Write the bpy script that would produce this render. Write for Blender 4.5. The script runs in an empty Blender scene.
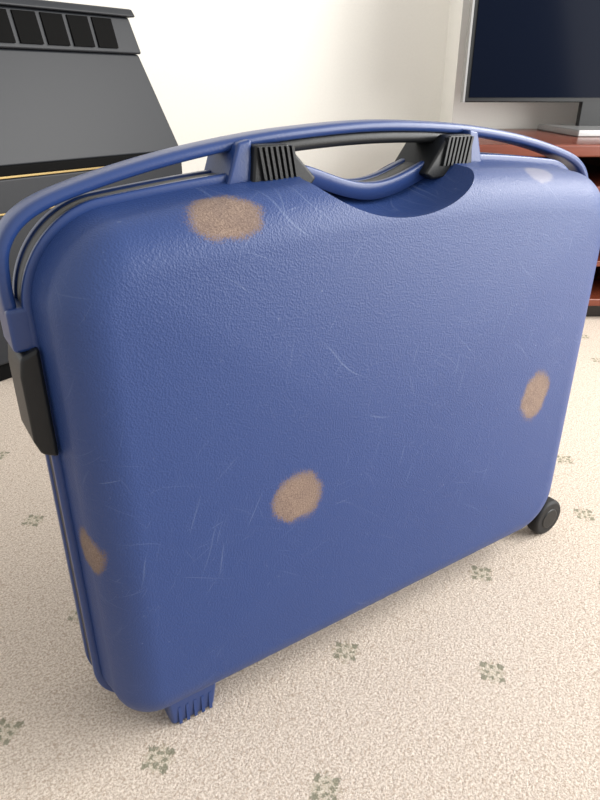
import bpy, bmesh, math
from mathutils import Vector, Matrix
from math import sin, cos, pi, radians, sqrt

scene = bpy.context.scene
try:
    scene.view_settings.view_transform = 'Standard'
except Exception:
    pass

# ------------------------------------------------------------------ frames
CAM = Vector((-.107, -.524, .70)); PITCH = 26.0; F = 640.0
RU = Vector((.8387, -.5446, 0)); FU = Vector((.5446, .8387, 0))   # room right / room forward
ROT = math.atan2(RU.y, RU.x)
def room(r, f, z=0): return Vector((CAM.x, CAM.y, 0)) + RU*r + FU*f + Vector((0, 0, z))

# ------------------------------------------------------------------ helpers
def mk(name, verts, faces, mat=None, smooth=False, parent=None):
    me = bpy.data.meshes.new(name); me.from_pydata([tuple(v) for v in verts], [], faces); me.update()
    bm = bmesh.new(); bm.from_mesh(me); bmesh.ops.recalc_face_normals(bm, faces=bm.faces); bm.to_mesh(me); bm.free()
    ob = bpy.data.objects.new(name, me); scene.collection.objects.link(ob)
    if mat: me.materials.append(mat)
    if smooth:
        for p in me.polygons: p.use_smooth = True
    if parent: ob.parent = parent
    return ob
def empty(name, loc=(0,0,0), rz=0):
    e = bpy.data.objects.new(name, None); scene.collection.objects.link(e)
    e.location = loc; e.rotation_euler = (0,0,rz); e.empty_display_size=.05
    return e
def bevel(ob, w, seg=3):
    m = ob.modifiers.new('b','BEVEL'); m.width=w; m.segments=seg; m.limit_method='ANGLE'; m.angle_limit=radians(30)
    for p in ob.data.polygons: p.use_smooth=True
    m2=ob.modifiers.new('wn','WEIGHTED_NORMAL'); m2.keep_sharp=True
    return ob
def box(name, a, b, mat, parent=None, bev=0):
    x0,y0,z0=a; x1,y1,z1=b
    v=[(x0,y0,z0),(x1,y0,z0),(x1,y1,z0),(x0,y1,z0),(x0,y0,z1),(x1,y0,z1),(x1,y1,z1),(x0,y1,z1)]
    f=[(0,3,2,1),(4,5,6,7),(0,1,5,4),(1,2,6,5),(2,3,7,6),(3,0,4,7)]
    o=mk(name,v,f,mat,parent=parent)
    if bev: bevel(o,bev)
    return o
def prism(name, prof, y0, y1, mat, parent=None, bev=0, axis='y'):
    n=len(prof)
    if axis=='y': v=[(p[0],y0,p[1]) for p in prof]+[(p[0],y1,p[1]) for p in prof]
    else: v=[(y0,p[0],p[1]) for p in prof]+[(y1,p[0],p[1]) for p in prof]
    f=[tuple(range(n)),tuple(range(2*n-1,n-1,-1))]+[(i,(i+1)%n,(i+1)%n+n,i+n) for i in range(n)]
    o=mk(name,v,f,mat,parent=parent)
    if bev: bevel(o,bev)
    return o
def cyl(name, c, r, h, mat, axis='y', parent=None, bev=0, n=48):
    v=[];
    for s in (-h/2,h/2):
        for i in range(n):
            a=2*pi*i/n
            if axis=='y': v.append((c[0]+r*cos(a),c[1]+s,c[2]+r*sin(a)))
            elif axis=='z': v.append((c[0]+r*cos(a),c[1]+r*sin(a),c[2]+s))
            else: v.append((c[0]+s,c[1]+r*cos(a),c[2]+r*sin(a)))
    f=[tuple(range(n)),tuple(range(2*n-1,n-1,-1))]+[(i,(i+1)%n,(i+1)%n+n,i+n) for i in range(n)]
    o=mk(name,v,f,mat,parent=parent)
    if bev: bevel(o,bev)
    return o
def sstep(a,b,x):
    t=max(0,min(1,(x-a)/(b-a))); return t*t*(3-2*t)

# ------------------------------------------------------------------ material helpers
def newmat(name):
    m=bpy.data.materials.new(name); m.use_nodes=True
    nt=m.node_tree; b=nt.nodes['Principled BSDF']; return m,nt,b
def simple(name,col,rough=.5,metal=0,bump=0,bscale=200,spec=.5):
    m,nt,b=newmat(name)
    b.inputs['Base Color'].default_value=(*col,1); b.inputs['Roughness'].default_value=rough
    b.inputs['Metallic'].default_value=metal; b.inputs['Specular IOR Level'].default_value=spec
    tc=nt.nodes.new('ShaderNodeTexCoord'); n=nt.nodes.new('ShaderNodeTexNoise'); n.inputs['Scale'].default_value=bscale
    nt.links.new(tc.outputs['Object'],n.inputs['Vector'])
    mx=nt.nodes.new('ShaderNodeMix'); mx.data_type='RGBA'; mx.blend_type='MULTIPLY'; mx.inputs[0].default_value=.06
    mx.inputs[6].default_value=(*col,1); nt.links.new(n.outputs['Fac'],mx.inputs[7]); nt.links.new(mx.outputs[2],b.inputs['Base Color'])
    if bump:
        bp=nt.nodes.new('ShaderNodeBump'); bp.inputs['Strength'].default_value=bump; bp.inputs['Distance'].default_value=.001
        nt.links.new(n.outputs['Fac'],bp.inputs['Height']); nt.links.new(bp.outputs['Normal'],b.inputs['Normal'])
    return m
class NT:
    def __init__(s,nt): s.nt=nt
    def set(s,sock,v):
        if isinstance(v,(int,float)): sock.default_value=v
        elif isinstance(v,(tuple,list,Vector)): sock.default_value=tuple(v)
        else: s.nt.links.new(v,sock)
    def math(s,op,a,b=None,c=None,clamp=False):
        n=s.nt.nodes.new('ShaderNodeMath'); n.operation=op; n.use_clamp=clamp
        for i,v in enumerate((a,b,c)):
            if v is not None: s.set(n.inputs[i],v)
        return n.outputs[0]
    def vmath(s,op,a,b=None,out=0):
        n=s.nt.nodes.new('ShaderNodeVectorMath'); n.operation=op
        s.set(n.inputs[0],a)
        if b is not None: s.set(n.inputs[1],b)
        return n.outputs[out]
    def ramp(s,x,a,b):
        n=s.nt.nodes.new('ShaderNodeMapRange'); n.interpolation_type='SMOOTHSTEP'; n.clamp=True
        s.set(n.inputs[0],x)
        if a<b: n.inputs[1].default_value=a; n.inputs[2].default_value=b; return n.outputs[0]
        n.inputs[1].default_value=b; n.inputs[2].default_value=a; n.inputs[3].default_value=1; n.inputs[4].default_value=0
        return n.outputs[0]
    def noise(s,vec,scale,detail=2,rough=.5,col=False):
        n=s.nt.nodes.new('ShaderNodeTexNoise'); s.set(n.inputs['Vector'],vec); n.inputs['Scale'].default_value=scale
        n.inputs['Detail'].default_value=detail; n.inputs['Roughness'].default_value=rough
        return n.outputs['Color' if col else 'Fac']
    def mix(s,f,a,b,mode='MIX'):
        n=s.nt.nodes.new('ShaderNodeMix'); n.data_type='RGBA'; n.blend_type=mode
        s.set(n.inputs[0],f)
        s.set(n.inputs[6],(*a,1) if isinstance(a,tuple) and len(a)==3 else a)
        s.set(n.inputs[7],(*b,1) if isinstance(b,tuple) and len(b)==3 else b)
        return n.outputs[2]
    def obj(s):
        return s.nt.nodes.new('ShaderNodeTexCoord').outputs['Object']
    def mapping(s,vec,loc=(0,0,0),rot=(0,0,0),sc=(1,1,1)):
        n=s.nt.nodes.new('ShaderNodeMapping'); s.set(n.inputs[0],vec)
        n.inputs[1].default_value=loc; n.inputs[2].default_value=rot; n.inputs[3].default_value=sc
        return n.outputs[0]

# --- suitcase blue plastic, with worn tan patches and scratches
SPOTS=[((.150,-.012,.600),(.036,.035,.021)),((.610,-.024,.312),(.030,.03,.037)),
       ((.213,-.024,.291),(.032,.03,.032)),((.004,.018,.284),(.024,.024,.028)),((.42,.13,.60),(.05,.03,.02))]
def blue_plastic():
    m,nt,b=newmat('blue_moulded_plastic'); N=NT(nt); co=N.obj()
    cl=N.noise(co,6,3)
    col=N.mix(N.math('MULTIPLY',cl,.5),(.013,.037,.142),(.020,.050,.175))
    scr=None
    for i,(ang,s,ln) in enumerate([(.5,1,11),(-.35,1.3,9),(1.3,.9,14),(-1.1,1.1,12),(.15,1.6,16),(.9,1.8,16),(-.7,.8,9)]):
        v=N.mapping(co,loc=(i*3.1,i*1.7,i*2.3),rot=(0,ang,0))
        warp=N.vmath('MULTIPLY',N.noise(v,11,1,col=True),(.03,.03,.03)); v=N.vmath('ADD',v,warp)
        vv=N.mapping(v,sc=(ln*s,1,340*s))
        n=N.noise(vv,1.0,1.0)
        line=N.ramp(n,.70,.82)
        scr=line if scr is None else N.math('MAXIMUM',scr,line)
    gate=N.math('ADD',N.math('MULTIPLY',N.ramp(N.noise(co,9,2),.42,.62),.7),.12)
    scr=N.math('MULTIPLY',N.math('MULTIPLY',scr,gate),.18)
    col=N.mix(scr,col,(.28,.35,.50))
    sc=N.ramp(N.noise(co,170,2),.70,.78); sc=N.math('MULTIPLY',sc,N.ramp(N.noise(co,14,2),.48,.65)); sc=N.math('MULTIPLY',sc,.22)
    col=N.mix(sc,col,(.33,.40,.52))
    wob=N.noise(co,45,3,.6); wob2=N.noise(co,700,3,.7)
    def spotk(c,r):
        d=N.vmath('SUBTRACT',co,c); d=N.vmath('DIVIDE',d,r); L=N.vmath('LENGTH',d,out=1)
        L=N.math('ADD',L,N.math('MULTIPLY',N.math('SUBTRACT',wob,.5),.6))
        L=N.math('ADD',L,N.math('MULTIPLY',N.math('SUBTRACT',wob2,.5),.9))
        return N.ramp(L,1.10,.80)
    mask=None
    for c,r in SPOTS:
        k=spotk(c,r); mask=k if mask is None else N.math('MAXIMUM',mask,k)
    tan=N.mix(N.ramp(wob2,.3,.7),(.125,.077,.047),(.29,.205,.14))
    tan=N.mix(N.math('MULTIPLY',N.ramp(wob,.60,.35),.35),tan,(.13,.085,.06))
    col=N.mix(N.math('MULTIPLY',mask,.88),col,tan)
    col=N.mix(N.math('MULTIPLY',spotk((.578,-.002,.609),(.024,.022,.012)),.42),col,(.27,.25,.26))
    nt.links.new(col,b.inputs['Base Color'])
    rg=N.math('ADD',.47,N.math('MULTIPLY',mask,.4)); nt.links.new(rg,b.inputs['Roughness'])
    vo=nt.nodes.new('ShaderNodeTexVoronoi'); vo.inputs['Scale'].default_value=520; nt.links.new(co,vo.inputs['Vector'])
    h=N.math('ADD',vo.outputs['Distance'],N.noise(co,400,2))
    bp=nt.nodes.new('ShaderNodeBump'); bp.inputs['Strength'].default_value=.34; bp.inputs['Distance'].default_value=.0008
    nt.links.new(h,bp.inputs['Height']); nt.links.new(bp.outputs['Normal'],b.inputs['Normal'])
    return m
BLUE=blue_plastic()
BLUE2=simple('blue_trim_plastic',(.016,.042,.155),.32,bump=.1,bscale=400)
BLACK=simple('black_plastic',(.007,.008,.009),.42,bump=.15,bscale=500,spec=.35)
RUBBER=simple('black_rubber',(.008,.008,.009),.6,bump=.1,spec=.35)

# ------------------------------------------------------------------ suitcase
X0,X1,Z0,Z1=-.015,.738,.030,.600; XC=.365; RT,RBL,RBR=.075,.058,.088; SEAM=.07; NR=480
def ring_pts(ins, n=NR):
    x0,x1,z0,z1=X0+ins,X1-ins,Z0+ins,Z1-ins
    rt=max(.012,RT-ins); rl=max(.014,RBL-ins); rr=max(.012,RBR-ins)
    nc=n//10; ns=(n-4*nc)
    nh=int(ns*.30); nv=ns//2-nh
    out=[]
    def line(a,b,k):
        for i in range(k): t=i/k; out.append((a[0]+(b[0]-a[0])*t,a[1]+(b[1]-a[1])*t))
    def arc(cx,cz,r,a0,k):
        for i in range(k):
            a=a0-(pi/2)*i/k; out.append((cx+r*cos(a),cz+r*sin(a)))
    line((x0+rt,z1),(x1-rt,z1),nh); arc(x1-rt,z1-rt,rt,pi/2,nc)
    line((x1,z1-rt),(x1,z0+rr),nv); arc(x1-rr,z0+rr,rr,0,nc)
    line((x1-rr,z0),(x0+rl,z0),nh); arc(x0+rl,z0+rl,rl,-pi/2,nc)
    line((x0,z0+rl),(x0,z1-rt),nv); arc(x0+rt,z1-rt,rt,pi,nc)
    return out
def warp(x,y,z,dip=False):
    t=(x-XC)/.38
    z+= .030*max(0,1-t*t)*sstep(.30,.60,z)
    if dip:
        d=abs(x-.362)/.102
        if d<1: z-= .027*(cos(pi*d)*.5+.5)**.7*sstep(.50,.60,z)
    return x,y,z
def loft(name, rings, mat, parent, close=False, cap=False, mirror=False, dip=False):
    verts=[];faces=[]
    n=len(rings[0])
    for R in rings:
        for (x,y,z) in R:
            x,y,z=warp(x,y,z,dip)
            if mirror: y=2*SEAM-y
            verts.append((x,y,z))
    m=len(rings)
    for j in range(m if close else m-1):
        a=j*n; b=((j+1)%m)*n
        for i in range(n): faces.append((a+i,a+(i+1)%n,b+(i+1)%n,b+i))
    if cap:
        a=(m-1)*n; faces.append(tuple(a+i for i in range(n))); faces.append(tuple(range(n)))
    return mk(name,verts,faces,mat,smooth=True,parent=parent)
case=empty('suitcase')
DS=.050; RS=.048
def shell_rings():
    rings=[]
    for k in range(10):
        t=k/9; ins=.008*t; y=SEAM-DS*t
        rings.append([(x,y,z) for x,z in ring_pts(ins)])
    for k in range(1,22):
        a=(pi/2)*k/21; ins=.008+RS*(1-cos(a)); y=SEAM-DS-RS*sin(a)*.88
        rings.append([(x,y,z) for x,z in ring_pts(ins)])
    last=rings[-1]; yl=last[0][1]; cx,cz=(X0+X1)/2,(Z0+Z1)/2
    for k in range(1,50):
        s=1-k/50
        rings.append([(cx+(x-cx)*s, yl-.006*(1-s*s), cz+(z-cz)*s) for x,y,z in last])
    return rings
def carve(ob, c, r):
    bm=bmesh.new(); bmesh.ops.create_uvsphere(bm,u_segments=96,v_segments=64,radius=1)
    bmesh.ops.scale(bm,vec=r,verts=bm.verts); bmesh.ops.translate(bm,vec=c,verts=bm.verts)
    me=bpy.data.meshes.new('cut'); bm.to_mesh(me); bm.free()
    for p in me.polygons: p.use_smooth=True
    me.materials.append(ob.data.materials[0])
    cu=bpy.data.objects.new('cut',me); scene.collection.objects.link(cu)
    m=ob.modifiers.new('bool','BOOLEAN'); m.operation='DIFFERENCE'; m.object=cu; m.solver='EXACT'
    bpy.context.view_layer.update()
    dg=bpy.context.evaluated_depsgraph_get(); ev=ob.evaluated_get(dg)
    new=bpy.data.meshes.new_from_object(ev)
    ob.modifiers.clear(); ob.data=new
    bpy.data.objects.remove(cu)
    bm=bmesh.new(); bm.from_mesh(new)
    for e in bm.edges:
        if len(e.link_faces)==2 and e.calc_face_angle(0)>radians(28): e.smooth=False
    bm.to_mesh(new); bm.free()
SR=shell_rings()
fs=loft('front_shell',SR,BLUE,case,cap=True)
bs=loft('back_shell',SR,BLUE,case,cap=True,mirror=True)
carve(fs,(.360,.010,.646),(.118,.090,.070))
carve(bs,(.360,.130,.646),(.118,.090,.070))
def band(name,prof,mat):
    rings=[[(x,y,z) for x,z in ring_pts(-off)] for off,y in prof]
    return loft(name,rings,mat,case,close=True,dip=True)
def roundprof(o0,o1,y0,y1,r):
    p=[]
    for (cx,cy,a0) in ((o1-r,y0+r,-90),(o1-r,y1-r,0)):
        for k in range(5):
            a=radians(a0+90*k/4); p.append((cx+r*cos(a),cy+r*sin(a)))
    return p+[(o0,y1),(o0,y0)]
band('front_flange',roundprof(-.014,.004,.048,.058,.003),BLUE2)
band('gasket',roundprof(-.014,.002,.058,.081,.002),BLACK)
band('back_flange',roundprof(-.014,.004,.081,.092,.003),BLUE2)

# carrying rail
def sweep(name,path,w,t,mat,parent,nseg=20,tf=None):
    P=[]
    n=len(path)
    def cr(p0,p1,p2,p3,u):
        return tuple(.5*((2*b)+(-a+c)*u+(2*a-5*b+4*c-d)*u*u+(-a+3*b-3*c+d)*u**3) for a,b,c,d in zip(p0,p1,p2,p3))
    for i in range(n-1):
        for k in range(nseg):
            P.append(cr(path[max(i-1,0)],path[i],path[i+1],path[min(i+2,n-1)],k/nseg))
    P.append(path[-1])
    sec=[]
    for k in range(16):
        a=2*pi*k/16; c,s=cos(a),sin(a); e=.55
        sec.append((math.copysign(abs(c)**e,c)*t/2, math.copysign(abs(s)**e,s)*w/2))
    verts=[];faces=[]
    for i,p in enumerate(P):
        a=P[max(i-1,0)]; b=P[min(i+1,len(P)-1)]
        tx,tz=b[0]-a[0],b[1]-a[1]; L=math.hypot(tx,tz); nx,nz=-tz/L,tx/L
        for q,y in sec: verts.append((p[0]+nx*q,SEAM+y,p[1]+nz*q))
    S=16
    for i in range(len(P)-1):
        for k in range(S): faces.append((i*S+k,i*S+(k+1)%S,(i+1)*S+(k+1)%S,(i+1)*S+k))
    faces.append(tuple(range(S))); faces.append(tuple(range((len(P)-1)*S,len(P)*S)))
    return mk(name,verts,faces,mat,smooth=True,parent=parent)
half=[(-.026,.505),(-.028,.55),(-.022,.583),(.002,.607),(.05,.624),(.13,.642),(.22,.655),(.30,.661),(.365,.663)]
path=half+[(2*XC-x,z) for x,z in reversed(half[:-1])]
sweep('carry_rail',path,.036,.012,BLUE2,case)
g=[(.20,.643),(.28,.6495),(.365,.652)]; g=g+[(2*XC-x-(.03 if x<.25 else 0),z) for x,z in reversed(g[:-1])]
sweep('grip_underside',g,.032,.014,BLACK,case)
for s,nm,o in ((-1,'left',0),(1,'right',-.028)):
    def X(d): return XC+s*(d+o)
    prof=[(X(.158),.652),(X(.122),.652),(X(.112),.642),(X(.088),.618 if o==0 else .612),(X(.100),.606),(X(.163),.608)]
    prism('handle_catch_'+nm,prof,.036,.100,BLACK,case,bev=.003)
    for k in range(7):
        d=.120+.006*k
        prism('catch_rib_%s_%d'%(nm,k),[(X(d),.650),(X(d-.0028),.650),(X(d-.0085),.620),(X(d-.0055),.620)],.0325,.04,BLACK,case)
    prism('handle_bracket_'+nm,[(X(.158),.657),(X(.173),.654),(X(.188),.612),(X(.158),.612)],.042,.10,BLUE2,case,bev=.003)
for s,nm in ((-1,'left'),(1,'right')):
    def X(d): return XC+s*d
    if s>0:
        prism('side_latch_'+nm,[(X(.368),.495),(X(.390),.488),(X(.396),.470),(X(.396),.405),(X(.388),.385),(X(.368),.378)],.050,.104,BLACK,case,bev=.004)
        prism('latch_hinge_'+nm,[(X(.368),.53),(X(.388),.53),(X(.392),.49),(X(.368),.49)],.052,.096,BLUE2,case,bev=.004)
    else:
        prism('side_latch_'+nm,[(X(.378),.495),(X(.395),.488),(X(.398),.470),(X(.398),.405),(X(.393),.390),(X(.378),.383)],.040,.100,BLACK,case,bev=.004)
        prism('latch_hinge_'+nm,[(X(.378),.53),(X(.398),.53),(X(.398),.49),(X(.378),.49)],.048,.096,BLUE2,case,bev=.004)
def foot(nm,x,y0,y1):
    v=[(x-.028,y0,0),(x+.028,y0,0),(x+.028,y1,0),(x-.028,y1,0),(x-.036,y0-.006,.07),(x+.036,y0-.006,.07),(x+.036,y1+.008,.07),(x-.036,y1+.008,.07)]
    f=[(0,3,2,1),(4,5,6,7),(0,1,5,4),(1,2,6,5),(2,3,7,6),(3,0,4,7)]
    bevel(mk(nm,v,f,BLUE2,parent=case),.005)
foot('foot_front',.078,.002,.040); foot('foot_back',.078,.100,.138)
for k in range(5):
    x=.058+k*.010
    box('foot_rib_%d'%k,(x,-.001,.002),(x+.004,.004,.030),BLUE2,case)
for nm,y in (('front',.010),('back',.130)):
    cyl('wheel_'+nm,(.744,y,.033),.033,.024,RUBBER,parent=case,bev=.006)
    cyl('wheel_hub_'+nm,(.744,y,.033),.019,.027,BLACK,parent=case,bev=.003)
    ya=y+.013 if nm=='front' else y-.045
    prism('wheel_housing_'+nm,[(.66,.05),(.69,.02),(.735,.020),(.745,.05),(.73,.11),(.66,.11)],ya,ya+.032,BLACK,case,bev=.004)

# ------------------------------------------------------------------ floor / carpet
def carpet():
    m,nt,b=newmat('speckled_carpet'); N=NT(nt); co=N.obj()
    n1=N.noise(co,330,3,.8); n2=N.noise(co,110,3,.7); n3=N.noise(co,3,2)
    col=N.mix(N.ramp(n1,.36,.64),(.39,.305,.235),(.74,.65,.56))
    col=N.mix(N.math('MULTIPLY',N.ramp(n2,.54,.68),.6),col,(.35,.26,.19))
    col=N.mix(N.math('MULTIPLY',n3,.2),col,(.70,.63,.56))
    P=.196; O=room(.256,.608); aw=ROT-radians(10.3)
    rel=N.vmath('SUBTRACT',co,tuple(O))
    u=N.vmath('DOT_PRODUCT',rel,(cos(aw),sin(aw),0),out=1); v=N.vmath('DOT_PRODUCT',rel,(-sin(aw),cos(aw),0),out=1)
    loc=[]
    nc=N.vmath('MULTIPLY',N.vmath('SUBTRACT',N.noise(co,170,2,.7,col=True),(.5,.5,.5)),(16,16,16))
    sp=nt.nodes.new('ShaderNodeSeparateXYZ'); nt.links.new(nc,sp.inputs[0])
    for i,q in enumerate((u,v)):
        f=N.math('SUBTRACT',N.math('FRACT',N.math('ADD',N.math('DIVIDE',q,P),.5)),.5)
        loc.append(N.math('ABSOLUTE',N.math('ADD',N.math('MULTIPLY',f,P*1000),sp.outputs[i])))   # mm
    def sq(cx,cy,r):
        dx=N.math('ABSOLUTE',N.math('SUBTRACT',loc[0],cx)); dy=N.math('ABSOLUTE',N.math('SUBTRACT',loc[1],cy))
        return N.ramp(N.math('MAXIMUM',dx,dy),r+1,r-1)
    g=N.math('MAXIMUM',sq(11,11,4.2),N.math('MAXIMUM',sq(0,8,3),sq(8,0,3)))
    pk=N.math('MAXIMUM',sq(0,17,3),sq(17,0,3))
    col=N.mix(N.math('MULTIPLY',sq(0,0,14),.3),col,(.42,.40,.28))
    col=N.mix(N.math('MULTIPLY',g,.68),col,(.12,.13,.08))
    col=N.mix(N.math('MULTIPLY',pk,.35),col,(.25,.21,.13))
    nt.links.new(col,b.inputs['Base Color']); b.inputs['Roughness'].default_value=.95; b.inputs['Specular IOR Level'].default_value=.1
    bp=nt.nodes.new('ShaderNodeBump'); bp.inputs['Strength'].default_value=.7; bp.inputs['Distance'].default_value=.004
    nt.links.new(N.math('ADD',n1,n2),bp.inputs['Height']); nt.links.new(bp.outputs['Normal'],b.inputs['Normal'])
    return m
fl=[room(-2.2,-2,0),room(3,-2,0),room(3,3.1,0),room(-2.2,3.1,0)]
fl2=[p-Vector((0,0,.05)) for p in fl]
mk('floor',fl+fl2,[(0,1,2,3),(7,6,5,4),(0,4,5,1),(1,5,6,2),(2,6,7,3),(3,7,4,0)],carpet())
# ------------------------------------------------------------------ walls
WALL=simple('cream_wall_paint',(.93,.91,.85),.8,bump=.1,bscale=120)
def rbox(name,r0,r1,f0,f1,z0,z1,mat,parent=None,bev=0):
    c=room(0,0,0)
    o=box(name,(r0,f0,z0),(r1,f1,z1),mat,parent,bev)
    if parent is None: o.location=c; o.rotation_euler=(0,0,ROT)
    return o
rbox('wall_back',-2.2,3,3.1,3.2,-.05,2.4,WALL)
rbox('wall_chimney',.62,3,2.85,3.1,0,2.4,WALL)
rbox('baseboard_back',-2.2,.62,3.08,3.1,0,.1,simple('white_gloss',(.85,.85,.82),.3))

# ------------------------------------------------------------------ TV cabinet + TV
def wood():
    m,nt,b=newmat('cherry_wood'); N=NT(nt); co=N.mapping(N.obj(),sc=(1.5,14,14))
    n=N.noise(co,3,4,.6); col=N.mix(n,(.08,.016,.008),(.19,.045,.022)); nt.links.new(col,b.inputs['Base Color']); b.inputs['Roughness'].default_value=.25
    return m
WOOD=wood(); DARK=simple('dark_glass',(.01,.008,.008),.15)
cab=empty('tv_cabinet',room(0,0,0),ROT)
TZ=.55; cf=2.02
rbox('top_board',.48,1.9,cf,2.84,TZ-.035,TZ,WOOD,cab,.006)
rbox('base_board',.50,1.88,cf+.06,2.84,0,.05,DARK,cab,.004)
rbox('bottom_board',.50,1.88,cf+.02,2.84,.05,.075,WOOD,cab,.004)
rbox('side_left',.50,.53,cf+.02,2.84,.07,TZ-.03,WOOD,cab,.002)
rbox('side_right',1.85,1.88,cf+.02,2.84,.07,TZ-.03,WOOD,cab,.002)
rbox('back_board',.53,1.85,2.80,2.84,.07,TZ-.03,DARK,cab)
for k,z in enumerate((.18,.30,.41)): rbox('shelf_%d'%k,.53,1.85,cf+.03,2.80,z,z+.018,WOOD,cab,.002)
rbox('divider',1.15,1.18,cf+.03,2.80,.07,TZ-.03,WOOD,cab,.002)
tv=empty('television',room(0,0,0),ROT)
GLOSS=simple('tv_screen',(.003,.005,.012),.12,spec=.03); SILV=simple('silver_plastic',(.35,.35,.35),.3,.6)
rbox('bezel',.605,1.76,2.60,2.64,.652,1.34,BLACK,tv,.004)
rbox('screen',.620,1.745,2.596,2.602,.668,1.325,GLOSS,tv)
rbox('edge_trim',.599,.606,2.598,2.642,.652,1.34,SILV,tv)
rbox('neck',1.04,1.34,2.60,2.63,.56,.66,BLACK,tv,.003)
rbox('stand',.94,1.42,2.34,2.75,.55,.572,SILV,tv,.004)

# ------------------------------------------------------------------ gas heater
HC=simple('heater_enamel',(.017,.019,.023),.45,bump=.1,bscale=300,spec=.3); BR=simple('brass',(.30,.22,.10),.4,1.0); VD=simple('vent_dark',(.003,.003,.003),.8,spec=.1)
a=Vector((-.78,1.53)); bq=Vector((-.37,2.05)); d=(bq-a); L=d.length; ang=math.atan2(d.y,d.x)
heater=empty('gas_heater',room(a.x,a.y,0),ROT+ang)
def frustum(name,x0,x1,y0,y1,z0,X0_,X1_,Y0,Y1,z1,mat,bev=.006):
    v=[(x0,y0,z0),(x1,y0,z0),(x1,y1,z0),(x0,y1,z0),(X0_,Y0,z1),(X1_,Y0,z1),(X1_,Y1,z1),(X0_,Y1,z1)]
    f=[(0,3,2,1),(4,5,6,7),(0,1,5,4),(1,2,6,5),(2,3,7,6),(3,0,4,7)]
    return bevel(mk(name,v,f,mat,parent=heater),bev)
frustum('lower_body',-.02,L+.02,0,.36,.05,-.02,L+.02,0,.36,.503,HC)
frustum('plinth',0,L,.02,.34,0,0,L,.02,.34,.05,VD,.003)
frustum('brass_line_upper',-.021,L+.021,-.002,.361,.503,-.021,L+.021,-.002,.361,.509,BR,.001)
frustum('upper_body',-.02,L+.02,0,.36,.530,.02,L-.05,.07,.34,.785,HC)
frustum('body_ledge',-.028,L+.028,-.008,.366,.509,-.028,L+.028,-.008,.366,.532,VD,.004)
frustum('vent_head',.01,L-.045,.06,.35,.785,.02,L-.06,.085,.34,.875,HC)
frustum('top_cap',.01,L-.045,.070,.35,.875,.015,L-.05,.08,.345,.895,HC)
for k in range(7):
    x=.025+k*.075
    frustum('vent_%d'%k,x,x+.062,.058,.075,.797,x,x+.062,.079,.095,.868,VD,.001)
frustum('brass_line_lower',-.022,L+.022,-.003,.01,.42,-.022,L+.022,-.003,.01,.425,BR,.001)

# ------------------------------------------------------------------ lights
w=bpy.data.worlds.new('World'); scene.world=w; w.use_nodes=True
w.node_tree.nodes['Background'].inputs[0].default_value=(1,.99,.97,1); w.node_tree.nodes['Background'].inputs[1].default_value=1.0
def area(name,loc,tgt,sx,sy,p,col=(1,1,1)):
    l=bpy.data.lights.new(name,'AREA'); l.shape='RECTANGLE'; l.size=sx; l.size_y=sy; l.energy=p; l.color=col
    o=bpy.data.objects.new(name,l); scene.collection.objects.link(o); o.location=loc
    o.rotation_euler=(Vector(tgt)-Vector(loc)).to_track_quat('-Z','Y').to_euler(); return o
area('added_sheen_light',room(2.3,.35,1.0),room(.6,.9,.35),1.6,1.9,88,(1,.99,.97))  # added out-of-view area light, no actual door; gives the shell face its sheen
area('window_light',room(2.4,1.5,1.9),room(-.2,2.9,.9),1.6,1.2,85,(1,.98,.95))

# ------------------------------------------------------------------ camera
cd=bpy.data.cameras.new('camera'); cam=bpy.data.objects.new('camera',cd); scene.collection.objects.link(cam); scene.camera=cam
cd.sensor_fit='VERTICAL'; cd.sensor_height=32; cd.sensor_width=24; cd.lens=F/800*32; cd.clip_start=.01
cam.location=CAM; cam.rotation_euler=(radians(90-PITCH),0,ROT)
